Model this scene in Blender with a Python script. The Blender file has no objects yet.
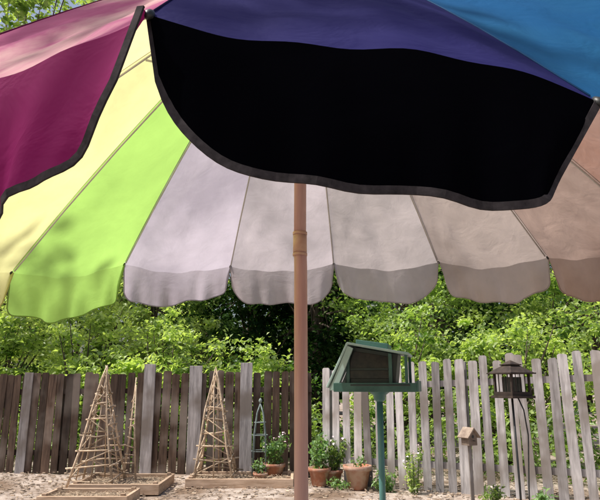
import bpy, math, random
import numpy as np
from mathutils import Vector, Matrix
random.seed(4); rng=np.random.default_rng(7)
T=math.atan(135/583.33); CZ=1.5
COL=bpy.context.scene.collection
SUN=Vector((-.50,-.07,.86)).normalized()

# ---------------------------------------------------------------- helpers
def empty(name,loc=(0,0,0)):
    o=bpy.data.objects.new(name,None); o.location=loc; COL.objects.link(o); return o
def link(name,me,parent=None):
    o=bpy.data.objects.new(name,me); COL.objects.link(o)
    if parent: 
        o.parent=parent; o.matrix_parent_inverse=Matrix.Translation(-Vector(parent.location))
    return o
class MB:
    def __init__(s): s.v=[];s.f=[];s.t=[];s.m=[]
    def face(s,idx,tone=.5,m=0): s.f.append(tuple(idx)); s.t.append(tone); s.m.append(m)
    def box(s,c,size,rot=None,tone=.5,m=0,jit=0):
        b=len(s.v); R=rot if rot is not None else Matrix.Identity(3)
        for sx in(-1,1):
            for sy in(-1,1):
                for sz in(-1,1):
                    p=Vector((sx*size[0]/2+random.uniform(-jit,jit),sy*size[1]/2,sz*size[2]/2+random.uniform(-jit,jit)))
                    s.v.append(tuple(R@p+Vector(c)))
        for q in((0,1,3,2),(4,6,7,5),(0,4,5,1),(2,3,7,6),(0,2,6,4),(1,5,7,3)): s.face([b+i for i in q],tone,m)
    def tube(s,pts,rad,n=8,tone=.5,m=0,cap=True):
        pts=[Vector(p) for p in pts]
        if not hasattr(rad,'__len__'): rad=[rad]*len(pts)
        b=len(s.v); ref=None
        for i,p in enumerate(pts):
            d=(pts[min(i+1,len(pts)-1)]-pts[max(i-1,0)]).normalized()
            if ref is None: ref=d.orthogonal().normalized()
            ref=(ref-d*ref.dot(d)).normalized(); e=d.cross(ref)
            for k in range(n):
                an=2*math.pi*k/n; s.v.append(tuple(p+(ref*math.cos(an)+e*math.sin(an))*rad[i]))
        for i in range(len(pts)-1):
            for k in range(n):
                s.face((b+i*n+k,b+i*n+(k+1)%n,b+(i+1)*n+(k+1)%n,b+(i+1)*n+k),tone,m)
        if cap:
            s.face([b+k for k in range(n)][::-1],tone,m); s.face([b+(len(pts)-1)*n+k for k in range(n)],tone,m)
    def lathe(s,c,prof,n=28,tone=.5,m=0):
        b=len(s.v)
        for r,z in prof:
            for k in range(n):
                an=2*math.pi*k/n; s.v.append((c[0]+r*math.cos(an),c[1]+r*math.sin(an),c[2]+z))
        for i in range(len(prof)-1):
            for k in range(n): s.face((b+i*n+k,b+i*n+(k+1)%n,b+(i+1)*n+(k+1)%n,b+(i+1)*n+k),tone,m)
    def build(s,name,mats,parent=None,smooth=False,bevel=0):
        me=bpy.data.meshes.new(name); me.from_pydata(s.v,[],s.f); 
        for m in mats: me.materials.append(m)
        a=me.attributes.new('tone','FLOAT','FACE'); a.data.foreach_set('value',s.t)
        me.polygons.foreach_set('material_index',s.m)
        if smooth: me.polygons.foreach_set('use_smooth',[True]*len(s.f))
        me.update(); o=link(name,me,parent)
        if bevel:
            md=o.modifiers.new('b','BEVEL'); md.width=bevel; md.segments=2; md.limit_method='ANGLE'
        return o

def new_mat(name):
    m=bpy.data.materials.new(name); m.use_nodes=True; nt=m.node_tree; nt.nodes.clear()
    out=nt.nodes.new('ShaderNodeOutputMaterial'); return m,nt,out
def N_(nt,t,**k):
    n=nt.nodes.new(t)
    for a,b in k.items(): setattr(n,a,b)
    return n
def mat(name,c1,c2,scale=5,stretch=(1,1,1),rough=.8,bump=.3,bdist=.01,tone=.0,spec=.3,detail=4,metal=0,stain=None):
    m,nt,out=new_mat(name); L=nt.links.new
    tc=N_(nt,'ShaderNodeTexCoord'); mp=N_(nt,'ShaderNodeMapping'); mp.inputs['Scale'].default_value=stretch
    L(tc.outputs['Object'],mp.inputs[0])
    nz=N_(nt,'ShaderNodeTexNoise'); nz.inputs['Scale'].default_value=scale; nz.inputs['Detail'].default_value=detail; nz.inputs['Roughness'].default_value=.65
    L(mp.outputs[0],nz.inputs['Vector'])
    cr=N_(nt,'ShaderNodeValToRGB'); cr.color_ramp.elements[0].position=.32; cr.color_ramp.elements[1].position=.68
    cr.color_ramp.elements[0].color=(*c1,1); cr.color_ramp.elements[1].color=(*c2,1); L(nz.outputs['Fac'],cr.inputs[0])
    col=cr.outputs[0]
    if stain:
        n2=N_(nt,'ShaderNodeTexNoise'); n2.inputs['Scale'].default_value=stain[1]; n2.inputs['Detail'].default_value=3
        L(tc.outputs['Object'],n2.inputs['Vector'])
        r2=N_(nt,'ShaderNodeMapRange'); r2.inputs[1].default_value=.46; r2.inputs[2].default_value=.64; L(n2.outputs['Fac'],r2.inputs[0])
        mx=N_(nt,'ShaderNodeMix',data_type='RGBA'); L(r2.outputs[0],mx.inputs[0]); L(col,mx.inputs[6]); mx.inputs[7].default_value=(*stain[0],1); col=mx.outputs[2]
    if tone:
        at=N_(nt,'ShaderNodeAttribute',attribute_name='tone')
        mr=N_(nt,'ShaderNodeMapRange'); mr.inputs[3].default_value=1-tone; mr.inputs[4].default_value=1+tone; L(at.outputs['Fac'],mr.inputs[0])
        vm=N_(nt,'ShaderNodeVectorMath',operation='SCALE'); L(col,vm.inputs[0]); L(mr.outputs[0],vm.inputs['Scale']); col=vm.outputs[0]
    bs=N_(nt,'ShaderNodeBsdfPrincipled'); bs.inputs['Roughness'].default_value=rough; bs.inputs['Metallic'].default_value=metal
    bs.inputs['Specular IOR Level'].default_value=spec
    L(col,bs.inputs['Base Color'])
    if bump:
        bp=N_(nt,'ShaderNodeBump'); bp.inputs['Strength'].default_value=bump; bp.inputs['Distance'].default_value=bdist
        L(nz.outputs['Fac'],bp.inputs['Height']); L(bp.outputs[0],bs.inputs['Normal'])
    L(bs.outputs[0],out.inputs[0]); return m

def fabric(name,col,tcol,trans=.5,blot=None,cblot=None,crease=.3,spec=.08):
    """woven cloth: reflecting colour + transmitted colour, noise blotches, weave and crease bump"""
    m,nt,out=new_mat(name); L=nt.links.new
    tc=N_(nt,'ShaderNodeTexCoord')
    n2=N_(nt,'ShaderNodeTexNoise'); n2.inputs['Scale'].default_value=3.2; n2.inputs['Detail'].default_value=5; n2.inputs['Roughness'].default_value=.6; n2.inputs['Distortion'].default_value=.25; L(tc.outputs['Object'],n2.inputs['Vector'])
    r2=N_(nt,'ShaderNodeMapRange'); r2.inputs[1].default_value=.45; r2.inputs[2].default_value=.72; L(n2.outputs['Fac'],r2.inputs[0])
    cr=N_(nt,'ShaderNodeMapRange'); cr.inputs[1].default_value=.3; cr.inputs[2].default_value=.7; cr.inputs[3].default_value=1.12; cr.inputs[4].default_value=.84; L(n2.outputs['Fac'],cr.inputs[0])
    def sc(c,bl):
        src=None
        if bl:
            mx=N_(nt,'ShaderNodeMix',data_type='RGBA'); L(r2.outputs[0],mx.inputs[0]); mx.inputs[6].default_value=(*c,1); mx.inputs[7].default_value=(*bl,1); src=mx.outputs[2]
        v=N_(nt,'ShaderNodeVectorMath',operation='SCALE'); v.inputs[0].default_value=c
        if src: L(src,v.inputs[0])
        L(cr.outputs[0],v.inputs['Scale']); return v.outputs[0]
    bs=N_(nt,'ShaderNodeBsdfPrincipled'); bs.inputs['Roughness'].default_value=.8; bs.inputs['Specular IOR Level'].default_value=spec; L(sc(col,cblot),bs.inputs['Base Color'])
    n3=N_(nt,'ShaderNodeTexNoise'); n3.inputs['Scale'].default_value=11; n3.inputs['Detail'].default_value=4; n3.inputs['Roughness'].default_value=.55; n3.inputs['Distortion'].default_value=.5; L(tc.outputs['Object'],n3.inputs['Vector'])
    b2=N_(nt,'ShaderNodeBump'); b2.inputs['Strength'].default_value=crease; b2.inputs['Distance'].default_value=.02; L(n3.outputs['Fac'],b2.inputs['Height'])
    L(b2.outputs[0],bs.inputs['Normal'])
    tr=N_(nt,'ShaderNodeBsdfTranslucent'); L(sc(tcol,blot),tr.inputs[0]); L(b2.outputs[0],tr.inputs['Normal'])
    ms=N_(nt,'ShaderNodeMixShader'); ms.inputs[0].default_value=trans; L(bs.outputs[0],ms.inputs[1]); L(tr.outputs[0],ms.inputs[2]); L(ms.outputs[0],out.inputs[0])
    return m

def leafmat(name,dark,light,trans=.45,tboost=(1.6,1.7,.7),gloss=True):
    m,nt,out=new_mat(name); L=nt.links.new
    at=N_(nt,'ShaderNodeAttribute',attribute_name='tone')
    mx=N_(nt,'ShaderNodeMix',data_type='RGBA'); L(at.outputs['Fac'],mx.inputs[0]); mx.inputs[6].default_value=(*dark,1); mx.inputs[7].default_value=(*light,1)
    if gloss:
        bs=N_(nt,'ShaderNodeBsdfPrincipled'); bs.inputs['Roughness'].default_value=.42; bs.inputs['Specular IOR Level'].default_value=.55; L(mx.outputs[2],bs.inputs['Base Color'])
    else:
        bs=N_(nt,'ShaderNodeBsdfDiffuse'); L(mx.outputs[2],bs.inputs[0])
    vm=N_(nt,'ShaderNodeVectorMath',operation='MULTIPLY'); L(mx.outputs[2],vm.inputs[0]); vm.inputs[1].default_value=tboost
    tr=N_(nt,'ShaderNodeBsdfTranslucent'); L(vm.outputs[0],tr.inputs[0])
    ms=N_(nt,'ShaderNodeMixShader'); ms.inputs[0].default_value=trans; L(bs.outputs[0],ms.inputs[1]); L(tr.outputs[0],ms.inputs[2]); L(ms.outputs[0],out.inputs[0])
    return m

def leaves(name,C,tone,size,material,parent=None,up=.6,aspect=.6):
    n=len(C); C=np.asarray(C,dtype=np.float64)
    nr=rng.normal(size=(n,3)); nr[:,2]=np.abs(nr[:,2])+up; nr/=np.linalg.norm(nr,axis=1)[:,None]
    d=rng.normal(size=(n,3)); d[:,2]-=.4; d-=nr*(d*nr).sum(1)[:,None]; d/=np.linalg.norm(d,axis=1)[:,None]
    s=np.cross(nr,d); L=(size*rng.uniform(.55,1.4,n))[:,None]; Wd=L*aspect*.5
    p0=C-d*L*.5; p1=C+s*Wd+nr*Wd*.35; p2=C+d*L*.5-nr*L*.12; p3=C-s*Wd+nr*Wd*.35
    V=np.stack([p0,p1,p2,p3],1).reshape(-1,3)
    me=bpy.data.meshes.new(name); me.vertices.add(4*n); me.vertices.foreach_set('co',V.ravel())
    me.loops.add(6*n); me.polygons.add(2*n)
    b=np.arange(n)[:,None]*4; idx=(b+np.array([0,1,2,0,2,3])[None]).ravel()
    me.loops.foreach_set('vertex_index',idx.astype(np.int32))
    me.polygons.foreach_set('loop_start',(np.arange(2*n)*3).astype(np.int32))
    me.materials.append(material); me.update(calc_edges=True)
    a=me.attributes.new('tone','FLOAT','FACE'); a.data.foreach_set('value',np.repeat(np.clip(tone,0,1),2).astype(np.float32))
    return link(name,me,parent)

def crown(center,rad,ncl,nper,clr=.4,tb=.5,shell=.55,flat=.6):
    u=rng.normal(size=(ncl,3)); u/=np.linalg.norm(u,axis=1)[:,None]
    lob=1+.25*np.sin(3*u[:,0]+5*u[:,2]+center[0])+.2*np.cos(5*u[:,1]-3*u[:,0]+center[1])
    r=(shell+(1-shell)*rng.uniform(0,1,ncl)**.7)*lob
    cc=np.array(center)+u*r[:,None]*np.array(rad)
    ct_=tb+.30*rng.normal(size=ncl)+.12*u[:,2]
    sz=clr*rng.uniform(.4,1.35,ncl)
    P=np.repeat(cc,nper,0)+rng.normal(size=(ncl*nper,3))*np.repeat(sz,nper)[:,None]*np.array([1,1,flat])*.55
    t=np.repeat(ct_,nper)+rng.normal(size=ncl*nper)*.18
    return P,t,cc

bark=mat('bark',(.05,.038,.028),(.16,.125,.095),8,(1,1,.25),.9,.8,.03)
def tree(name,x,y,h,cr,lm,ncl,nper,lsize,trunk=.14,z0=.35,tb=.5,clr=.42,lean=(0,0)):
    e=empty(name,(x,y,0))
    cz=h*(1+z0)/2; rz=h*(1-z0)/2
    P,t,cc=crown((x+lean[0],y+lean[1],cz),(cr,cr,rz),ncl,nper,clr,tb)
    leaves('foliage',P,t,lsize,lm,e)
    b=MB(); pts=[]
    for i in range(7):
        s=i/6; pts.append((x+lean[0]*s+.12*math.sin(3*s+x),y+lean[1]*s+.1*math.cos(4*s+y),h*.86*s-.1*(i==0)))
    b.tube(pts,[trunk*(1.25 if i==0 else 1-.82*i/6) for i in range(7)],10)
    sel=rng.choice(len(cc),min(34,len(cc)),replace=False)
    for k in sel:
        s=random.uniform(.3,.9); i=int(s*6); q=Vector(pts[i]).lerp(Vector(pts[i+1]),s*6-i); E=Vector(cc[k])
        mid=q.lerp(E,.5)+Vector((random.uniform(-.2,.2),random.uniform(-.2,.2),random.uniform(0,.3)))
        b.tube([q,mid,E],[trunk*.38*(1.1-s),trunk*.2*(1.1-s)+.006,.006],5)
    b.build('trunk_and_limbs',[bark],e,True)
    return e

# ---------------------------------------------------------------- materials
M_ground=mat('dry_ground',(.26,.20,.16),(.56,.48,.42),5,(1,1,1),.95,.8,.04,detail=9,stain=((.19,.13,.09),.9))
M_fence=mat('weathered_wood',(.22,.205,.205),(.54,.51,.51),7,(3,3,.3),.85,.6,.006,tone=.42,stain=((.22,.19,.17),1.6))
M_fenceb=mat('dark_brown_wood',(.030,.018,.013),(.105,.068,.048),7,(3,3,.3),.85,.6,.006,tone=.65,stain=((.20,.165,.14),1.4))  # left fence wood: darker brown than the right fence, with paler patches
M_plank=mat('pine_plank',(.34,.23,.15),(.60,.45,.33),7,(.5,3,3),.8,.4,.004,tone=.3)
M_twig=mat('dry_twig',(.32,.23,.15),(.68,.54,.40),14,(1,1,1),.85,.5,.003,tone=.4)
M_pole=mat('umbrella_pole_wood',(.48,.275,.235),(.62,.40,.35),9,(3,3,.25),.42,.25,.002,spec=.4)
M_brass=mat('pole_band',(.50,.31,.21),(.64,.44,.32),20,rough=.4,bump=.1,bdist=.001)
M_terra=mat('terracotta',(.30,.12,.07),(.46,.21,.13),9,rough=.85,bump=.3,bdist=.003,stain=((.5,.36,.28),6))
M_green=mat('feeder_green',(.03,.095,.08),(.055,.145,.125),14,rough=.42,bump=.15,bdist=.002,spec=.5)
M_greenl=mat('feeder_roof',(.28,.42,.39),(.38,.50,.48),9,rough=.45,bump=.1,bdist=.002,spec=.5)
M_black=mat('dark_metal',(.012,.014,.014),(.03,.032,.03),30,rough=.45,bump=.1,bdist=.001,spec=.5)
M_tealpole=mat('teal_painted_metal',(.06,.17,.16),(.10,.25,.24),16,(1,1,.3),rough=.4,bump=.1,bdist=.001,spec=.5)
M_brownw=mat('dark_cedar',(.02,.014,.012),(.06,.042,.032),12,rough=.7,bump=.3,bdist=.003,tone=.4)
M_seed=mat('seed_window',(.015,.022,.02),(.04,.045,.035),40,rough=.15,bump=.1,bdist=.002,spec=.5)
M_white=mat('rib_metal',(.45,.44,.42),(.6,.58,.55),12,rough=.5,bump=.05,bdist=.001,spec=.5)
M_trim=mat('binding_tape',(.022,.02,.021),(.060,.052,.055),60,rough=.95,bump=.3,bdist=.001,spec=.1)
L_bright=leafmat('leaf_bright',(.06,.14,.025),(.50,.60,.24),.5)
L_mid=leafmat('leaf_mid',(.015,.05,.014),(.32,.45,.14),.42)
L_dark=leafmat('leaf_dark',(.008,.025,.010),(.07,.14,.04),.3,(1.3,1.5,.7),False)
L_pot=leafmat('leaf_potted',(.05,.14,.04),(.28,.44,.17),.35)

# ---------------------------------------------------------------- ground
g=MB()
xs=np.concatenate([np.linspace(-400,-16,8)[:-1],np.linspace(-16,16,81),np.linspace(16,400,8)[1:]])
ys=np.concatenate([np.linspace(-300,-4,8)[:-1],np.linspace(-4,24,71),np.linspace(24,600,10)[1:]])
for y in ys:
    for x in xs:
        near=1 if abs(x)<16 and -4<y<24 else 0
        g.v.append((x,y,near*.02*(math.sin(x*1.7+y)+math.cos(y*2.3-x*.6))*.6))
nx=len(xs)
for j in range(len(ys)-1):
    for i in range(nx-1): g.face((j*nx+i,j*nx+i+1,(j+1)*nx+i+1,(j+1)*nx+i))
g.build('ground',[M_ground],smooth=True)
d=MB()
for i in range(5200):
    x=random.uniform(-6,4.5); y=random.uniform(7.2,11); s=random.uniform(.006,.026)
    R=Matrix.Rotation(random.uniform(0,6.3),3,'Z')@Matrix.Rotation(random.uniform(-.5,.5),3,'X')
    d.box((x,y,.022),(s*2.4,s,s*.35),R,random.random())
d.build('bark_chips',[mat('chips',(.15,.10,.07),(.48,.38,.28),20,tone=.55)])

# ---------------------------------------------------------------- fences
def fence(name,p0,p1,z0,z1,pitch,wd,material,posts=2.2,seedj=.03,lean=.010):
    b=MB(); p0=Vector((*p0,0)); p1=Vector((*p1,0)); dv=p1-p0; Ln=dv.length; dv.normalize(); an=math.atan2(dv.y,dv.x); nrm=Vector((dv.y,-dv.x,0))
    nn=int(Ln/pitch)
    for i in range(nn+1):
        s=i*pitch+random.gauss(0,.006); q=p0+dv*s; top=z0+(z1-z0)*s/Ln+random.gauss(0,seedj*.6)
        w_=wd*random.uniform(.86,1.08); tn=min(1,max(0,random.gauss(.5,.26)))
        R=Matrix.Rotation(an+random.gauss(0,.03),3,'Z')@Matrix.Rotation(random.gauss(0,lean),3,'Y')
        th=.019; hh=top; e=.022; prof=[(-w_/2,0),(w_/2,0),(w_/2,hh-e),(w_/2-e,hh+random.gauss(0,.006)),(-w_/2+e,hh),(-w_/2,hh-e)]
        k=len(b.v); off=nrm*random.uniform(0,.008)
        for yy in(-th/2,th/2):
            for (px,pz) in prof: b.v.append(tuple(R@Vector((px,yy,pz))+q+off))
        b.face([k+j for j in range(6)],tn); b.face([k+6+j for j in range(6)][::-1],tn)
        for j in range(6): b.face((k+j,k+6+j,k+6+(j+1)%6,k+(j+1)%6),tn)
    R=Matrix.Rotation(an,3,'Z')
    for fr in(.2,.82):
        mid=(p0+p1)/2-nrm*.035; zz=fr*(z0+z1)/2
        b.box((mid.x,mid.y,zz),(Ln,.04,.09),R@Matrix.Rotation(-math.atan2((z1-z0)*fr,Ln),3,'Y'),.3)
    for i in range(int(Ln/posts)+1):
        q=p0+dv*(i*posts)-nrm*.105; zz=z0+(z1-z0)*i*posts/Ln
        b.box((q.x,q.y,zz/2),(.09,.09,zz-.06),R,.35)
    return b.build(name,[material])
fence('wooden_fence',(-13,11.6),(.2,10.35),1.60,1.74,.162,.140,M_fenceb)
fence('wooden_fence',(.42,9.75),(5.6,7.0),1.77,2.03,.180,.128,M_fence,seedj=.06,lean=.015)
b=MB()
for x,hz,wd in((-2.66,1.86,.2),(-1.83,1.83,.22),(-.93,1.88,.21),(-4.9,1.72,.16)):
    y=10.35+(.2-x)*.0947-.04
    b.box((x,y,hz/2),(wd,.03,hz),Matrix.Rotation(random.uniform(-.012,.012),3,'Y'),random.uniform(.35,.7),jit=.004)
b.build('fence_planks',[M_fence],bevel=.003)

# ---------------------------------------------------------------- patio umbrella
N=14; x0,zc,axx,ayy,R_,K_,PH=0.0001,1.9583,.0043,-.0718,1.1439,.8908,-.1466; PY=1.7
A=np.array([axx,ayy,1.]); A/=np.linalg.norm(A)
U=np.array([1,0,0])-A*A[0]; U/=np.linalg.norm(U); W=np.cross(A,U); CC=np.array([x0,PY,zc])
dz={0:.022,1:-.064,2:.16,3:.13,7:.045,8:.025,9:0,10:-.09,11:-.05,6:.03,5:0,13:.01}
def tip(i):
    th=PH+i*2*math.pi/N
    p=CC+R_*(math.sin(th)*U-math.cos(th)*W); p=p.copy(); p[2]+=dz.get(i%N,0); return p
APX=CC+A*K_
def rib(i,s):
    return APX*(1-s)+tip(i)*s+A*.045*4*s*(1-s)
umb=empty('patio_umbrella',(0,PY,0))
pan={0:((.016,.014,.095),(.01,.01,.05)),1:((.010,.085,.22),(.03,.1,.2)),2:((.02,.2,.25),(.1,.3,.3)),3:((.45,.25,.2),(.66,.43,.34)),
 4:((.4,.3,.25),(.64,.46,.38)),5:((.42,.37,.36),(.66,.54,.48)),6:((.4,.38,.4),(.66,.58,.57)),7:((.38,.36,.42),(.64,.57,.60)),8:((.36,.35,.42),(.60,.54,.62)),
 9:((.25,.42,.08),(.46,.76,.18)),10:((.6,.6,.2),(.86,.85,.42)),11:((.7,.62,.3),(.9,.84,.5)),12:((.75,.58,.45),(.8,.6,.5)),13:((.17,.004,.075),(.3,.02,.12))}
bl={3:(.60,.30,.20),4:(.54,.36,.29),5:(.56,.44,.38),6:(.55,.49,.48),7:(.52,.47,.49),8:(.50,.45,.53)}
fmats=[fabric('canopy_cloth_%d'%i,pan[i][0],pan[i][1],.5 if i not in(0,1,13) else .15,bl.get(i),{0:(.035,.032,.15),1:(.02,.13,.28)}.get(i)) for i in range(N)]
fmats.append(fabric('shaded_navy_cloth',(.0016,.0016,.0026),(.001,.001,.002),.1,crease=.1,spec=.0))  # navy panel's flap: its shade is put into the colour as near black
fmats.append(fabric('glare_magenta_cloth',(.36,.09,.19),(.5,.1,.25),.15,None,(.80,.58,.50)))  # magenta panel's slope: sun glare painted in as pale pink and blotches
cb=MB(); vb=MB(); tb_=MB(); sm=MB(); rb=MB()
NS,NT=34,44
def TT(k):
    t=.5-.5*math.cos(math.pi*k/NT); return .55*t+.45*k/NT
def drop(i,s,t):
    sp=math.sin(math.pi*t)
    if i==0: sag=sp*(.020-.076*t)*s*s+.006*sp*s
    else: sag=sp*(.014+.020*s)*s
    wr=.0045*s*math.sin(9*t+7*s+i*1.7)*sp*(.3 if i==0 else 1)+.003*s*s*math.sin(23*t+3*i+4*s)*sp
    for (tt,ss) in((0,1),(1,1)):
        dx=abs(t-tt)*.5; dy=1-s; rr=math.hypot(dx,dy); an=math.atan2(dy,dx+1e-6)
        wr+=.005*math.sin(an*13+i*2+tt*3)*min(rr*8,1)*math.exp(-rr*3.0)*(dx*8 if dx<.125 else 1)
    return sag+wr
for i in range(N):
    base=len(cb.v)
    for a_ in range(NS+1):
        s=a_/NS
        for t_ in range(NT+1):
            t=TT(t_); p=rib(i,s)*(1-t)+rib(i+1,s)*t-A*drop(i,s,t)*(1 if 0<t_<NT else 0)
            cb.v.append(tuple(p))
    for a_ in range(NS):
        for t_ in range(NT):
            q=base+a_*(NT+1)+t_
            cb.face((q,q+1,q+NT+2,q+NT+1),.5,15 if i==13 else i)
    VS=14; base=len(vb.v); hem=[]
    H=.152+.008*math.sin(i*2.1)
    if i==0: H=.176
    if i==13: H=.182
    if i in(9,10): H=.168
    e0=rib(i,1);e1=rib(i+1,1); mid=(e0+e1)/2; outv=mid-CC; outv[2]=0; outv/=np.linalg.norm(outv)
    lat=(e1-e0); ph1,ph2,ph3=[random.uniform(0,6.28) for _ in range(3)]
    for t_ in range(NT+1):
        t=TT(t_)
        edge=e0*(1-t)+e1*t-A*drop(i,1,t)*(1 if 0<t_<NT else 0)
        pw=3.6 if i in(0,13) else 6.5+2.5*math.sin(i*5)
        hh=H*(1-abs(2*t-1)**pw)**(1/pw)
        lowr=(.022*(t-.42) if i==0 else .022*math.sin(i*4.+1)*(t-.5)+.006*math.sin(9*t+i)+.004*math.sin(19*t+ph1))*(hh/H)
        hh=max(hh+lowr,0)
        for s_ in range(VS+1):
            s=s_/VS
            wave=(.011*math.sin(11*t+ph1+1.5*s)+.007*math.sin(27*t+ph2)+.005*math.sin(46*t+ph3+1.5*s))*s*(1 if i!=0 else .3)
            if i==0: pull=s*(hh/H)*(-.21*t**8+.05*(1-t)**6)
            elif i==13: pull=s*(hh/H)*(-.035*t**6)
            else: pull=s*(hh/H)*(.022*(1-t)**5-.022*t**5)
            p=edge+np.array([0,0,-1])*hh*s+outv*(.05*hh/H*s*(1-.4*s)+wave)+lat*pull
            vb.v.append(tuple(p))
        hem.append(Vector(p))
    for t_ in range(NT):
        for s_ in range(VS):
            q=base+t_*(VS+1)+s_
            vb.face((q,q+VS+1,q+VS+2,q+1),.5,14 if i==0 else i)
    k=len(tb_.v); near_=i in(0,13,1,12,2); tw=.0044 if near_ else .0022; mi=0 if near_ else 1+i
    for j,pnt in enumerate(hem):
        dd=(hem[min(j+1,NT)]-hem[max(j-1,0)]).normalized(); o_=Vector(outv); inn=o_.cross(dd).normalized()
        for (aa,bb) in((tw,.0014),(-tw,.0014),(-tw,-.0014),(tw,-.0014)): tb_.v.append(tuple(pnt+inn*aa+o_*bb))
    for j in range(NT):
        for c_ in range(4): tb_.face((k+4*j+c_,k+4*j+(c_+1)%4,k+4*j+4+(c_+1)%4,k+4*j+4+c_),.5,mi)
    low=lambda s:Vector(rib(i,s)-A*.012)
    rb.tube([low(s) for s in(.03,.2,.4,.6,.8,.985)],.0032,6)
    tp=Vector(rib(i,1)); dr=(tp-Vector(rib(i,.9))).normalized()
    rb.tube([tp-dr*.008,tp-dr*.002,tp+dr*.004,tp+dr*.009],[.004,.0058,.0058,.0025],10,m=1)
    hub=Vector(CC+A*.44)+ (tp-Vector(CC)).normalized()*.03
    rb.tube([hub,Vector(rib(i,.42)-A*.018)],.0035,6)
    sm.tube([Vector(rib(i,s)+A*.0012) for s in np.linspace(.02,.99,12)],.0013,5,m=1+i)
smats=[M_trim]+[mat('seam_%d'%i,tuple(.7*x for x in pan[i][0]),tuple(.85*x for x in pan[i][0]),60,bump=.2,bdist=.001) for i in range(N)]
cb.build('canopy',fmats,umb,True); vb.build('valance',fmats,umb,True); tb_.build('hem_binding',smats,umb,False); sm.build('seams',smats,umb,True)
rb.build('ribs_and_struts',[M_white,M_black],umb,True)
ax=Vector(A); Jp=Vector(APX)-ax*((APX[2]-1.915)/A[2])
pb=MB()
pb.tube([(Jp.x+.004,Jp.y,.02),(Jp.x+.004,Jp.y,1.0),(Jp.x+.002,Jp.y,1.84),Jp],.0195,24)
pb.tube([Jp,Vector(APX)-ax*.01],.0185,24)
for dzv in(-.035,.03):
    pb.tube([Jp+Vector((0,0,dzv-.004)),Jp+Vector((0,0,dzv+.004))],.0218,24,m=1)
pb.tube([Jp+Vector((0,0,-.028)),Jp+Vector((0,0,.024))],.0208,24,m=1)
hubc=Vector(CC+A*.44); pb.tube([hubc-ax*.03,hubc+ax*.03],.038,20,m=2)
pb.tube([Vector(APX)-ax*.04,Vector(APX)+ax*.012],.045,20,m=2)
pb.tube([Vector(APX)+ax*.012,Vector(APX)+ax*.05,Vector(APX)+ax*.08,Vector(APX)+ax*.1],[.02,.028,.022,.004],16,m=0)
pb.build('pole',[M_pole,M_brass,M_white],umb,True)
bb=MB(); bb.lathe((Jp.x,Jp.y,0),[(0,.075),(.03,.10),(.032,.3),(.024,.3)],24); bb.lathe((Jp.x,Jp.y,0),[(.26,-.02),(.27,.02),(.24,.055),(.05,.085),(0,.09)],32)
bb.build('base',[M_black],umb,True)

# ---------------------------------------------------------------- bird feeders
def rz(a): return Matrix.Rotation(a,3,'Z')
fe=empty('bird_feeder',(.36,3.0,0)); R=rz(math.radians(-14)); O=Vector((.362,3.0,1.59))
def fb(mb,pts2,y0,y1,m=0,tone=.5):
    k=len(mb.v); n=len(pts2)
    for yy in(y0,y1):
        for (x,z) in pts2: mb.v.append(tuple(R@Vector((x*.94,yy,z))+O))
    mb.face([k+j for j in range(n)],tone,m); mb.face([k+n+j for j in range(n)][::-1],tone,m)
    for j in range(n): mb.face((k+j,k+n+j,k+n+(j+1)%n,k+(j+1)%n),tone,m)
r=MB()
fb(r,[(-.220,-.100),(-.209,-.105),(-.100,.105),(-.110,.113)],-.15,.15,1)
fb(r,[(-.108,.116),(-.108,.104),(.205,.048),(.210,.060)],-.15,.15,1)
fb(r,[(-.07,.112),(.10,.080),(.10,.108),(-.07,.132)],-.085,.085,0)
r.build('roof',[M_green,M_greenl],fe,bevel=.003)
r=MB()
fb(r,[(-.13,-.10),(.13,-.10),(.15,.056),(-.095,.096)],-.10,.10,0)
fb(r,[(-.11,-.06),(.11,-.06),(.125,.042),(-.09,.075)],-.104,-.1005,1)
fb(r,[(-.175,-.118),(.235,-.118),(.235,-.102),(-.175,-.102)],-.14,.14,0)
for y0 in(-.15,.14): fb(r,[(-.18,-.122),(.24,-.122),(.24,-.08),(-.18,-.08)],y0,y0+.01,2)
fb(r,[(.24,-.122),(.25,-.122),(.25,-.07),(.24,-.07)],-.15,.15,2)
for x in(-.11,.11): fb(r,[(x-.009,-.10),(x+.009,-.10),(x+.009,.06),(x-.009,.06)],-.114,-.105,2)
fb(r,[(-.10,-.02),(.10,-.02),(.10,-.010),(-.10,-.010)],-.111,-.1045,0)
for yy in(-.146,.128): 
    fb(r,[(-.205,-.115),(-.165,-.115),(-.075,.085),(-.105,.098)],yy,yy+.018,3)
    fb(r,[(.185,-.08),(.20,-.08),(.20,.05),(.185,.052)],yy,yy+.018,2)
for x in(-.05,.04,.17): r.tube([R@Vector((x,-.15,-.09))+O,R@Vector((x,-.19,-.09))+O],.004,6)
r.tube([R@Vector((-.08,-.19,-.09))+O,R@Vector((.2,-.19,-.09))+O],.005,8)
r.build('hopper_and_tray',[mat('feeder_body_green',(.008,.022,.019),(.016,.036,.032),14,rough=.4,bump=.1,bdist=.002,spec=.5),M_seed,M_green,M_greenl],fe,bevel=.0025)
r=MB(); pp=R@Vector((.035,0,0))+O
r.tube([(pp.x,pp.y,-.05),(pp.x,pp.y,1.0),(pp.x,pp.y,1.475)],.0155,18); r.lathe((pp.x,pp.y,1.42),[(.017,0),(.03,.01),(.03,.03),(.05,.045),(.05,.052)],20)
r.build('pole',[M_tealpole],fe,True)

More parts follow.
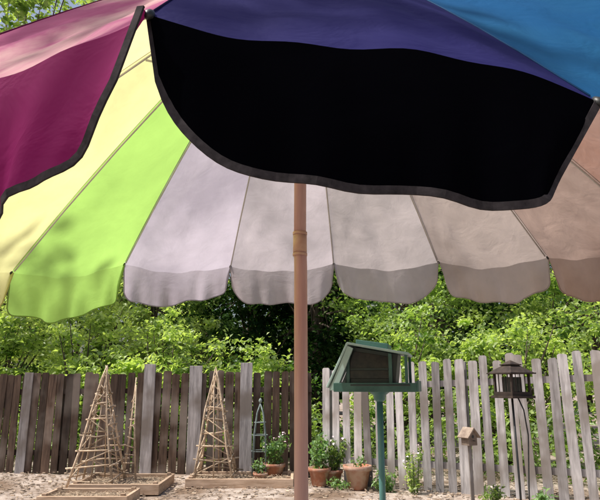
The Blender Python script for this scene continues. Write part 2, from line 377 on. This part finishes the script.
lf=empty('lantern_bird_feeder',(1.77,5.0,0)); r=MB(); O=Vector((1.77,5.0,1.545)); R=rz(math.radians(25))
def pyr(mb,z0,w0,z1,w1,m=0,tone=.5):
    k=len(mb.v)
    for (w_,z_) in((w0,z0),(w1,z1)):
        for sx,sy in((-1,-1),(1,-1),(1,1),(-1,1)): mb.v.append(tuple(R@Vector((sx*w_/2,sy*w_/2,z_))+O))
    mb.face([k,k+3,k+2,k+1],tone,m); mb.face([k+4,k+5,k+6,k+7],tone,m)
    for j in range(4): mb.face((k+j,k+(j+1)%4,k+4+(j+1)%4,k+4+j),tone,m)
pyr(r,.045,.28,.056,.28); pyr(r,.056,.26,.115,.10,0,.8); pyr(r,.115,.12,.125,.13); pyr(r,.125,.11,.158,.01,0,.7)
pyr(r,-.15,.25,-.13,.25); pyr(r,-.13,.21,-.10,.21,0,.3)
for sx in(-1,1):
    for sy in(-1,1):
        r.box(R@Vector((sx*.095,sy*.095,-.03))+O,(.018,.018,.15),R,.5)
for s in(-1,1):
    for j in range(3):
        r.box(R@Vector((s*.095,-.05+.05*j,-.03))+O,(.006,.006,.15),R,.4); r.box(R@Vector((-.05+.05*j,s*.095,-.03))+O,(.006,.006,.15),R,.4)
r.box(R@Vector((0,0,-.04))+O,(.11,.11,.12),R,.9,1)
r.build('lantern_house',[M_brownw,M_seed],lf,bevel=.002)
r=MB()
r.tube([(1.77,5.02,-.05),(1.775,5.02,.7),(1.77,5.02,1.40)],.009,10)
r.tube([(1.80,4.97,-.05),(1.83,4.97,.7),(1.86,4.97,1.1),(1.84,4.97,1.3),(1.80,4.97,1.40)],.006,8)
r.build('stand',[M_black],lf,True)

bh=empty('birdhouse',(2.2,7.95,0)); r=MB(); O=Vector((2.2,7.95,.83)); R=rz(math.radians(28))
fb(r,[(-.075,-.09),(.075,-.09),(.075,.04),(0,.11),(-.075,.04)],-.07,.07,0,.3)
fb(r,[(-.12,.01),(-.11,0),(.008,.115),(0,.135)],-.1,.1,0,.9); fb(r,[(.12,.01),(.11,0),(-.008+.010,.113),(.0015,.135)],-.1,.1,0,.7)
r.tube([R@Vector((0,-.0715,.02))+O,R@Vector((0,-.074,.02))+O],.02,16,m=2); r.tube([R@Vector((0,-.07,-.03))+O,R@Vector((0,-.11,-.03))+O],.005,8,m=2)
r.build('house',[mat('birdhouse_wood',(.14,.10,.08),(.30,.24,.19),12,tone=.4),M_plank,M_black],bh,bevel=.002)
r=MB(); r.box((2.2,7.95,.36),(.04,.04,.76),None,.2); r.build('post',[M_fence],bh)

# ---------------------------------------------------------------- raised beds
M_straw=mat('straw_mulch',(.13,.09,.06),(.42,.33,.24),18,rough=1,bump=1,bdist=.02)
def bed(name,x0,x1,y0,y1,h):
    e=empty(name,((x0+x1)/2,(y0+y1)/2,0)); b=MB(); t=.045
    for yy in(y0,y1): b.box(((x0+x1)/2,yy,h/2),(x1-x0,t,h),Matrix.Rotation(random.uniform(-.01,.01),3,'Z'),random.uniform(.4,.9))
    for xx in(x0+t/2,x1-t/2): b.box((xx,(y0+y1)/2,h/2-.004),(t,y1-y0-t-.004,h),None,random.uniform(.3,.8))
    for xx in(x0+t*1.6,x1-t*1.6):
        for yy in(y0+t*1.2,y1-t*1.2): b.box((xx,yy,h/2+.015),(.06,.05,h+.02),None,.2)
    b.build('planks',[M_plank],e,bevel=.004)
    b=MB(); nx_,ny_=24,24
    for j in range(ny_+1):
        for i in range(nx_+1):
            b.v.append((x0+t+(x1-x0-2*t)*i/nx_,y0+t/2+(y1-y0-t)*j/ny_,h-.05+random.uniform(-.012,.012)))
    for j in range(ny_):
        for i in range(nx_): q=j*(nx_+1)+i; b.face((q,q+1,q+nx_+2,q+nx_+1))
    b.build('soil',[M_straw],e,True)
    b=MB()
    for k in range(240):
        p=Vector((random.uniform(x0+.06,x1-.06),random.uniform(y0+.06,y1-.06),h-.03)); an=random.uniform(0,6.28); l=random.uniform(.03,.09)
        b.tube([p,p+Vector((l*math.cos(an),l*math.sin(an),random.uniform(-.005,.03)))],.003,4,tone=random.random())
    b.build('straw',[M_twig],e)
    return e
bed('raised_garden_bed',-3.25,-1.98,8.75,9.75,.14)
bed('raised_garden_bed',-1.72,-.1,9.3,10.05,.13)
bed('raised_garden_bed',-3.35,-2.2,7.95,8.55,.12)

# ---------------------------------------------------------------- twig obelisk trellises
def obelisk(name,cx,cy,w,h,z0=.08,lean=(0,0)):
    b=MB(); top=Vector((cx+lean[0],cy+lean[1],z0+h*.9)); base=[]; tops=[]
    cor=[(-1,-1),(1,-1),(1,1),(-1,1)]
    for sx,sy in cor:
        p=Vector((cx+sx*w/2,cy+sy*w/2,z0-.1)); q=top+Vector((sx*.04,sy*.04,0)); base.append(p)
        e_=q+(q-p)*random.uniform(.05,.14)+Vector((random.gauss(0,.04),0,0)); tops.append(q)
        m1=p.lerp(q,.35)+Vector((random.gauss(0,.02),random.gauss(0,.02),0)); m2=p.lerp(q,.7)+Vector((random.gauss(0,.015),random.gauss(0,.015),0))
        b.tube([p,m1,m2,q,e_],[.020,.018,.016,.013,.008],7,tone=random.random())
    def at(k,s): return base[k%4].lerp(tops[k%4],s)
    for k in range(4):
        b.tube([at(k,0.02).lerp(at(k+1,0.02),.5),top+Vector((random.gauss(0,.02),random.gauss(0,.02),.05))],[.012,.007],6,tone=random.random())
        s=.10
        while s<.9:
            s2=s+random.uniform(-.03,.03)
            a1=at(k,s); a2=at(k+1,s2); dd=(a2-a1)*random.uniform(.08,.2)
            b.tube([a1-dd,a1.lerp(a2,.5)+Vector((0,0,random.gauss(0,.015))),a2+dd],[.013,.012,.009],6,tone=random.random())
            if random.random()<.85:
                c1=at(k,s); c2=at(k+1,min(.95,s+.15))
                if (int(s*20)+k)%2: c1,c2=at(k+1,s),at(k,min(.95,s+.15))
                b.tube([c1,c1.lerp(c2,.5)+Vector((random.gauss(0,.01),random.gauss(0,.01),0)),c2],[.011,.010,.008],6,tone=random.random())
            s+=random.uniform(.10,.15)
    return b.build(name,[M_twig],None,True)
obelisk('twig_obelisk_trellis',-3.05,9.35,.70,1.68,.09,(.0,.0))
obelisk('twig_obelisk_trellis',-1.33,9.85,.64,1.68,.09,(-.06,.05))
b=MB()
b.tube([(-2.72,9.5,0),(-2.66,9.55,.8),(-2.63,9.6,1.62)],[.018,.015,.01],7); b.tube([(-2.5,9.45,0),(-2.58,9.5,.8),(-2.62,9.58,1.5)],[.016,.014,.008],7)
for z in np.arange(.2,1.3,.13): b.tube([(-2.74+.07*z,9.5,z),(-2.50-.09*z,9.47,z+random.uniform(-.04,.08))],.009,5,tone=random.random())
b.build('twig_ladder_trellis',[M_twig],None,True)
b=MB(); cx,cy=-.66,10.05
for k in range(4):
    an=math.pi/4+k*math.pi/2; pts=[(cx+.16*math.cos(an),cy+.16*math.sin(an),0),(cx+.13*math.cos(an),cy+.13*math.sin(an),.7),(cx+.07*math.cos(an),cy+.07*math.sin(an),1.05),(cx,cy,1.2)]
    b.tube(pts,.011,7)
for z,r_ in((.2,.15),(.45,.14),(.7,.128),(.9,.095)):
    b.tube([(cx+r_*math.cos(t),cy+r_*math.sin(t),z) for t in np.linspace(0,2*math.pi,21)],.007,6,cap=False)
b.lathe((cx,cy,1.2),[(0,.09),(.02,.075),(.03,.045),(.02,.015),(.0,0)],12)
b.build('metal_garden_obelisk',[mat('patina_metal',(.14,.18,.18),(.28,.34,.33),20,rough=.6,bump=.2,bdist=.002)],None,True)

# ---------------------------------------------------------------- potted plants
L_stem=mat('stem',(.08,.13,.04),(.14,.2,.06),20)
L_flower=mat('petals',(.75,.70,.72),(.85,.6,.65),30,bump=0)
def pot(name,x,y,r,h,plant_h,pr,n,lm,ls=.06,flowers=0,z=0):
    e=empty(name,(x,y,0)); b=MB()
    b.lathe((x,y,z),[(0,.0),(r*.68,0),(r*.93,h*.78),(r*1.06,h*.79),(r*1.08,h),(r*.95,h),(r*.9,h*.88),(0,h*.88)],30)
    b.build('pot',[M_terra],e,True)
    P=[];t=[]; s_=MB(); F_=[]
    for k in range(n//14):
        an=random.uniform(0,6.28); rr=pr*math.sqrt(random.random()); hh=plant_h*random.uniform(.35,1.1)
        p0=Vector((x+.3*r*math.cos(an),y+.3*r*math.sin(an),z+h*.85)); p1=Vector((x+rr*math.cos(an),y+rr*math.sin(an),z+h+hh))
        pm=p0.lerp(p1,.5)+Vector((0,0,.05)); s_.tube([p0,pm,p1],[.005,.004,.002],5); F_.append(p1)
        for j in range(14):
            q=p0.lerp(pm,random.random()) if random.random()<.35 else pm.lerp(p1,random.random())
            P.append(q+Vector((random.gauss(0,.035),random.gauss(0,.035),random.gauss(0,.025)))); t.append(random.gauss(.55,.3))
    s_.build('stems',[L_stem],e,True)
    leaves('leaves',np.array([tuple(q) for q in P]),np.array(t),ls,lm,e,.4,.5)
    if flowers:
        fp=[tuple(random.choice(F_)+Vector((random.gauss(0,.03),random.gauss(0,.03),random.uniform(0,.04)))) for _ in range(flowers)]
        leaves('flowers',np.array(fp),np.full(len(fp),.5),.04,L_flower,e,1.,.9)
pot('potted_plant',-.42,10.05,.17,.26,.40,.22,380,L_pot,.07,24)
pot('potted_plant',.30,9.55,.17,.26,.5,.16,300,L_pot,.075)
pot('potted_plant',.52,9.62,.14,.22,.46,.2,260,L_mid,.07,8)
pot('potted_plant',.86,9.25,.2,.33,.10,.12,70,L_pot,.05)
pot('potted_plant',-.62,9.7,.11,.16,.2,.1,110,L_pot,.05)
def herb(name,x,y,h,r,n,lm,ls,fl=0):
    e=empty(name,(x,y,0)); s_=MB(); P=[];t=[]; F_=[]
    for k in range(n):
        an=random.uniform(0,6.28); rr=r*random.random(); hh=h*random.uniform(.45,1)
        p0=Vector((x+.4*rr*math.cos(an),y+.4*rr*math.sin(an),-.02)); p1=Vector((x+rr*math.cos(an),y+rr*math.sin(an),hh))
        s_.tube([p0,p0.lerp(p1,.5),p1],[.006,.005,.002],5); F_.append(p1)
        for j in range(16):
            q=p0.lerp(p1,random.uniform(.1,1)); P.append(tuple(q+Vector((random.gauss(0,.035),random.gauss(0,.035),0)))); t.append(random.gauss(.6,.28))
    s_.build('stems',[L_stem],e,True); leaves('leaves',np.array(P),np.array(t),ls,lm,e,.4,.35)
    if fl:
        fp=[tuple(random.choice(F_)+Vector((random.gauss(0,.025),random.gauss(0,.025),random.uniform(-.06,.03)))) for _ in range(fl)]
        leaves('flowers',np.array(fp),np.full(len(fp),.5),.035,L_flower,e,1.,.9)
herb('flowering_plant',1.62,8.8,.70,.13,16,L_bright,.07,30)
herb('flowering_plant',1.25,9.0,.32,.2,14,L_pot,.08,12)
herb('flowering_plant',.6,9.3,.16,.25,12,L_pot,.06)
herb('flowering_plant',2.5,8.1,.25,.2,12,L_mid,.07,8)
herb('flowering_plant',2.95,7.6,.3,.2,12,L_pot,.08)

# ---------------------------------------------------------------- shrubs and trees behind the fence
def shrub(name,x,y,z,rad,lm,ncl,nper,ls,tb=.5,clr=.35):
    e=empty(name,(x,y,0)); P,t,cc=crown((x,y,z),rad,ncl,nper,clr,tb,.3)
    keep=P[:,2]>.02; leaves('foliage',P[keep],t[keep],ls,lm,e)
    b=MB()
    for k in range(min(36,len(cc))):
        E=Vector(cc[k]); p0=Vector((x+random.gauss(0,.15),y+random.gauss(0,.15),-.05))
        b.tube([p0,p0.lerp(E,.55)+Vector((0,0,.25)),E+Vector((0,0,.1))],[.035,.02,.005],5)
    b.build('stems',[bark],e,True)
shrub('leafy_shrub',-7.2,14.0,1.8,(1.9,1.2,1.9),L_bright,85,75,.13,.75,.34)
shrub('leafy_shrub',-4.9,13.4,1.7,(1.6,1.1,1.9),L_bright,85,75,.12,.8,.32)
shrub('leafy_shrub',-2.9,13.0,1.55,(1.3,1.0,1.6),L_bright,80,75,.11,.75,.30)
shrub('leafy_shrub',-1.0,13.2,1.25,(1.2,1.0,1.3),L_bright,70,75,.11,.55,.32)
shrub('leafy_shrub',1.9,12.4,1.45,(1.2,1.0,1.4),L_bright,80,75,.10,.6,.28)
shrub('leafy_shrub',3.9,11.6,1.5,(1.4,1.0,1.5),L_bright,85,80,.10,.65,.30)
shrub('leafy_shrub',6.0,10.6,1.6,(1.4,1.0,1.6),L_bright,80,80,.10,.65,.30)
tree('deciduous_tree',-8.6,16,15.5,3.6,L_bright,230,75,.19,.2,.42,.6,.6)
tree('deciduous_tree',-9.5,19.5,8.0,3.0,L_bright,120,75,.17,.14,.12,.7,.5)
tree('deciduous_tree',-4.6,18.5,7.5,2.6,L_bright,130,80,.16,.13,.12,.65,.5)
tree('deciduous_tree',3.2,15.5,6.2,2.3,L_mid,140,85,.13,.13,.18,.85,.40)
tree('deciduous_tree',7.4,15.0,7.0,2.6,L_bright,140,85,.13,.15,.12,.55,.42)
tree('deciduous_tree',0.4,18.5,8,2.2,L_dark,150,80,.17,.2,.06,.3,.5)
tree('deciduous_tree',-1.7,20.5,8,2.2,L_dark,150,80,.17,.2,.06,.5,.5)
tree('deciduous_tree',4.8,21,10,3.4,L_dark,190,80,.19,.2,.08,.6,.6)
Ps=[];ts=[]; wb=MB()
for k in range(26):
    x=-30+k*2.6+random.uniform(-.8,.8); y=30+random.uniform(-2,5); h=random.uniform(8,12)
    P,t,cc=crown((x,y,h*.52),(2.3,2.0,h*.5),60,50,.8,.6,.4); Ps.append(P);ts.append(t)
    wb.tube([(x,y,0),(x,y,h*.8)],[.2,.05],6)
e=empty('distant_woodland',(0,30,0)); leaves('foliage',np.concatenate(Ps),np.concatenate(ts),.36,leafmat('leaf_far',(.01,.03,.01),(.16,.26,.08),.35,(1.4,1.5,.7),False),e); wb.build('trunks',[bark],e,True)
P=[];t=[]
for k in range(340):
    x=random.uniform(-9,8.5); y=(10.9 if x<.3 else 10.9-.53*(x-.3))+random.uniform(.3,2.2); h=random.uniform(.15,.9)
    q=rng.normal(size=(34,3))*np.array([.2,.2,.16])+np.array([x,y,h]); P.append(q[q[:,2]>0]); t.append(np.full((q[:,2]>0).sum(),random.gauss(.5,.25)))
leaves('undergrowth',np.concatenate(P),np.concatenate(t),.12,L_mid,None,.5,.5)
# large overhanging tree beside the patio (outside the picture, throws the dapples on the canopy)
tree('shade_tree',-5.4,-.9,10.0,1.9,L_mid,40,80,.12,.22,.45,.5,.26,(1.0,.5))

# ---------------------------------------------------------------- world, sun, camera
w=bpy.data.worlds.new("World"); bpy.context.scene.world=w; w.use_nodes=True; nt=w.node_tree
sky=nt.nodes.new('ShaderNodeTexSky'); sky.sky_type='NISHITA'; sky.sun_disc=False
sky.sun_elevation=math.asin(SUN.z); sky.sun_rotation=math.atan2(SUN.x,SUN.y)%(2*math.pi); sky.dust_density=5; sky.air_density=1.1
bg=nt.nodes['Background']; nt.links.new(sky.outputs[0],bg.inputs[0]); bg.inputs[1].default_value=.14
sl=bpy.data.lights.new('sun','SUN'); sl.energy=5; sl.angle=math.radians(.53); sl.color=(1,.95,.87)
so=bpy.data.objects.new('sun',sl); COL.objects.link(so); so.rotation_euler=SUN.to_track_quat('Z','Y').to_euler(); so.location=(-10,2,18)
cam=bpy.data.cameras.new("Camera"); co=bpy.data.objects.new("Camera",cam); COL.objects.link(co)
co.location=(0,0,CZ); co.rotation_euler=(math.pi/2+T,0,0); cam.lens=35; cam.clip_start=.02; cam.clip_end=3000
sc=bpy.context.scene; sc.camera=co
sc.view_settings.view_transform='Standard'; sc.view_settings.look='None'; sc.view_settings.exposure=0
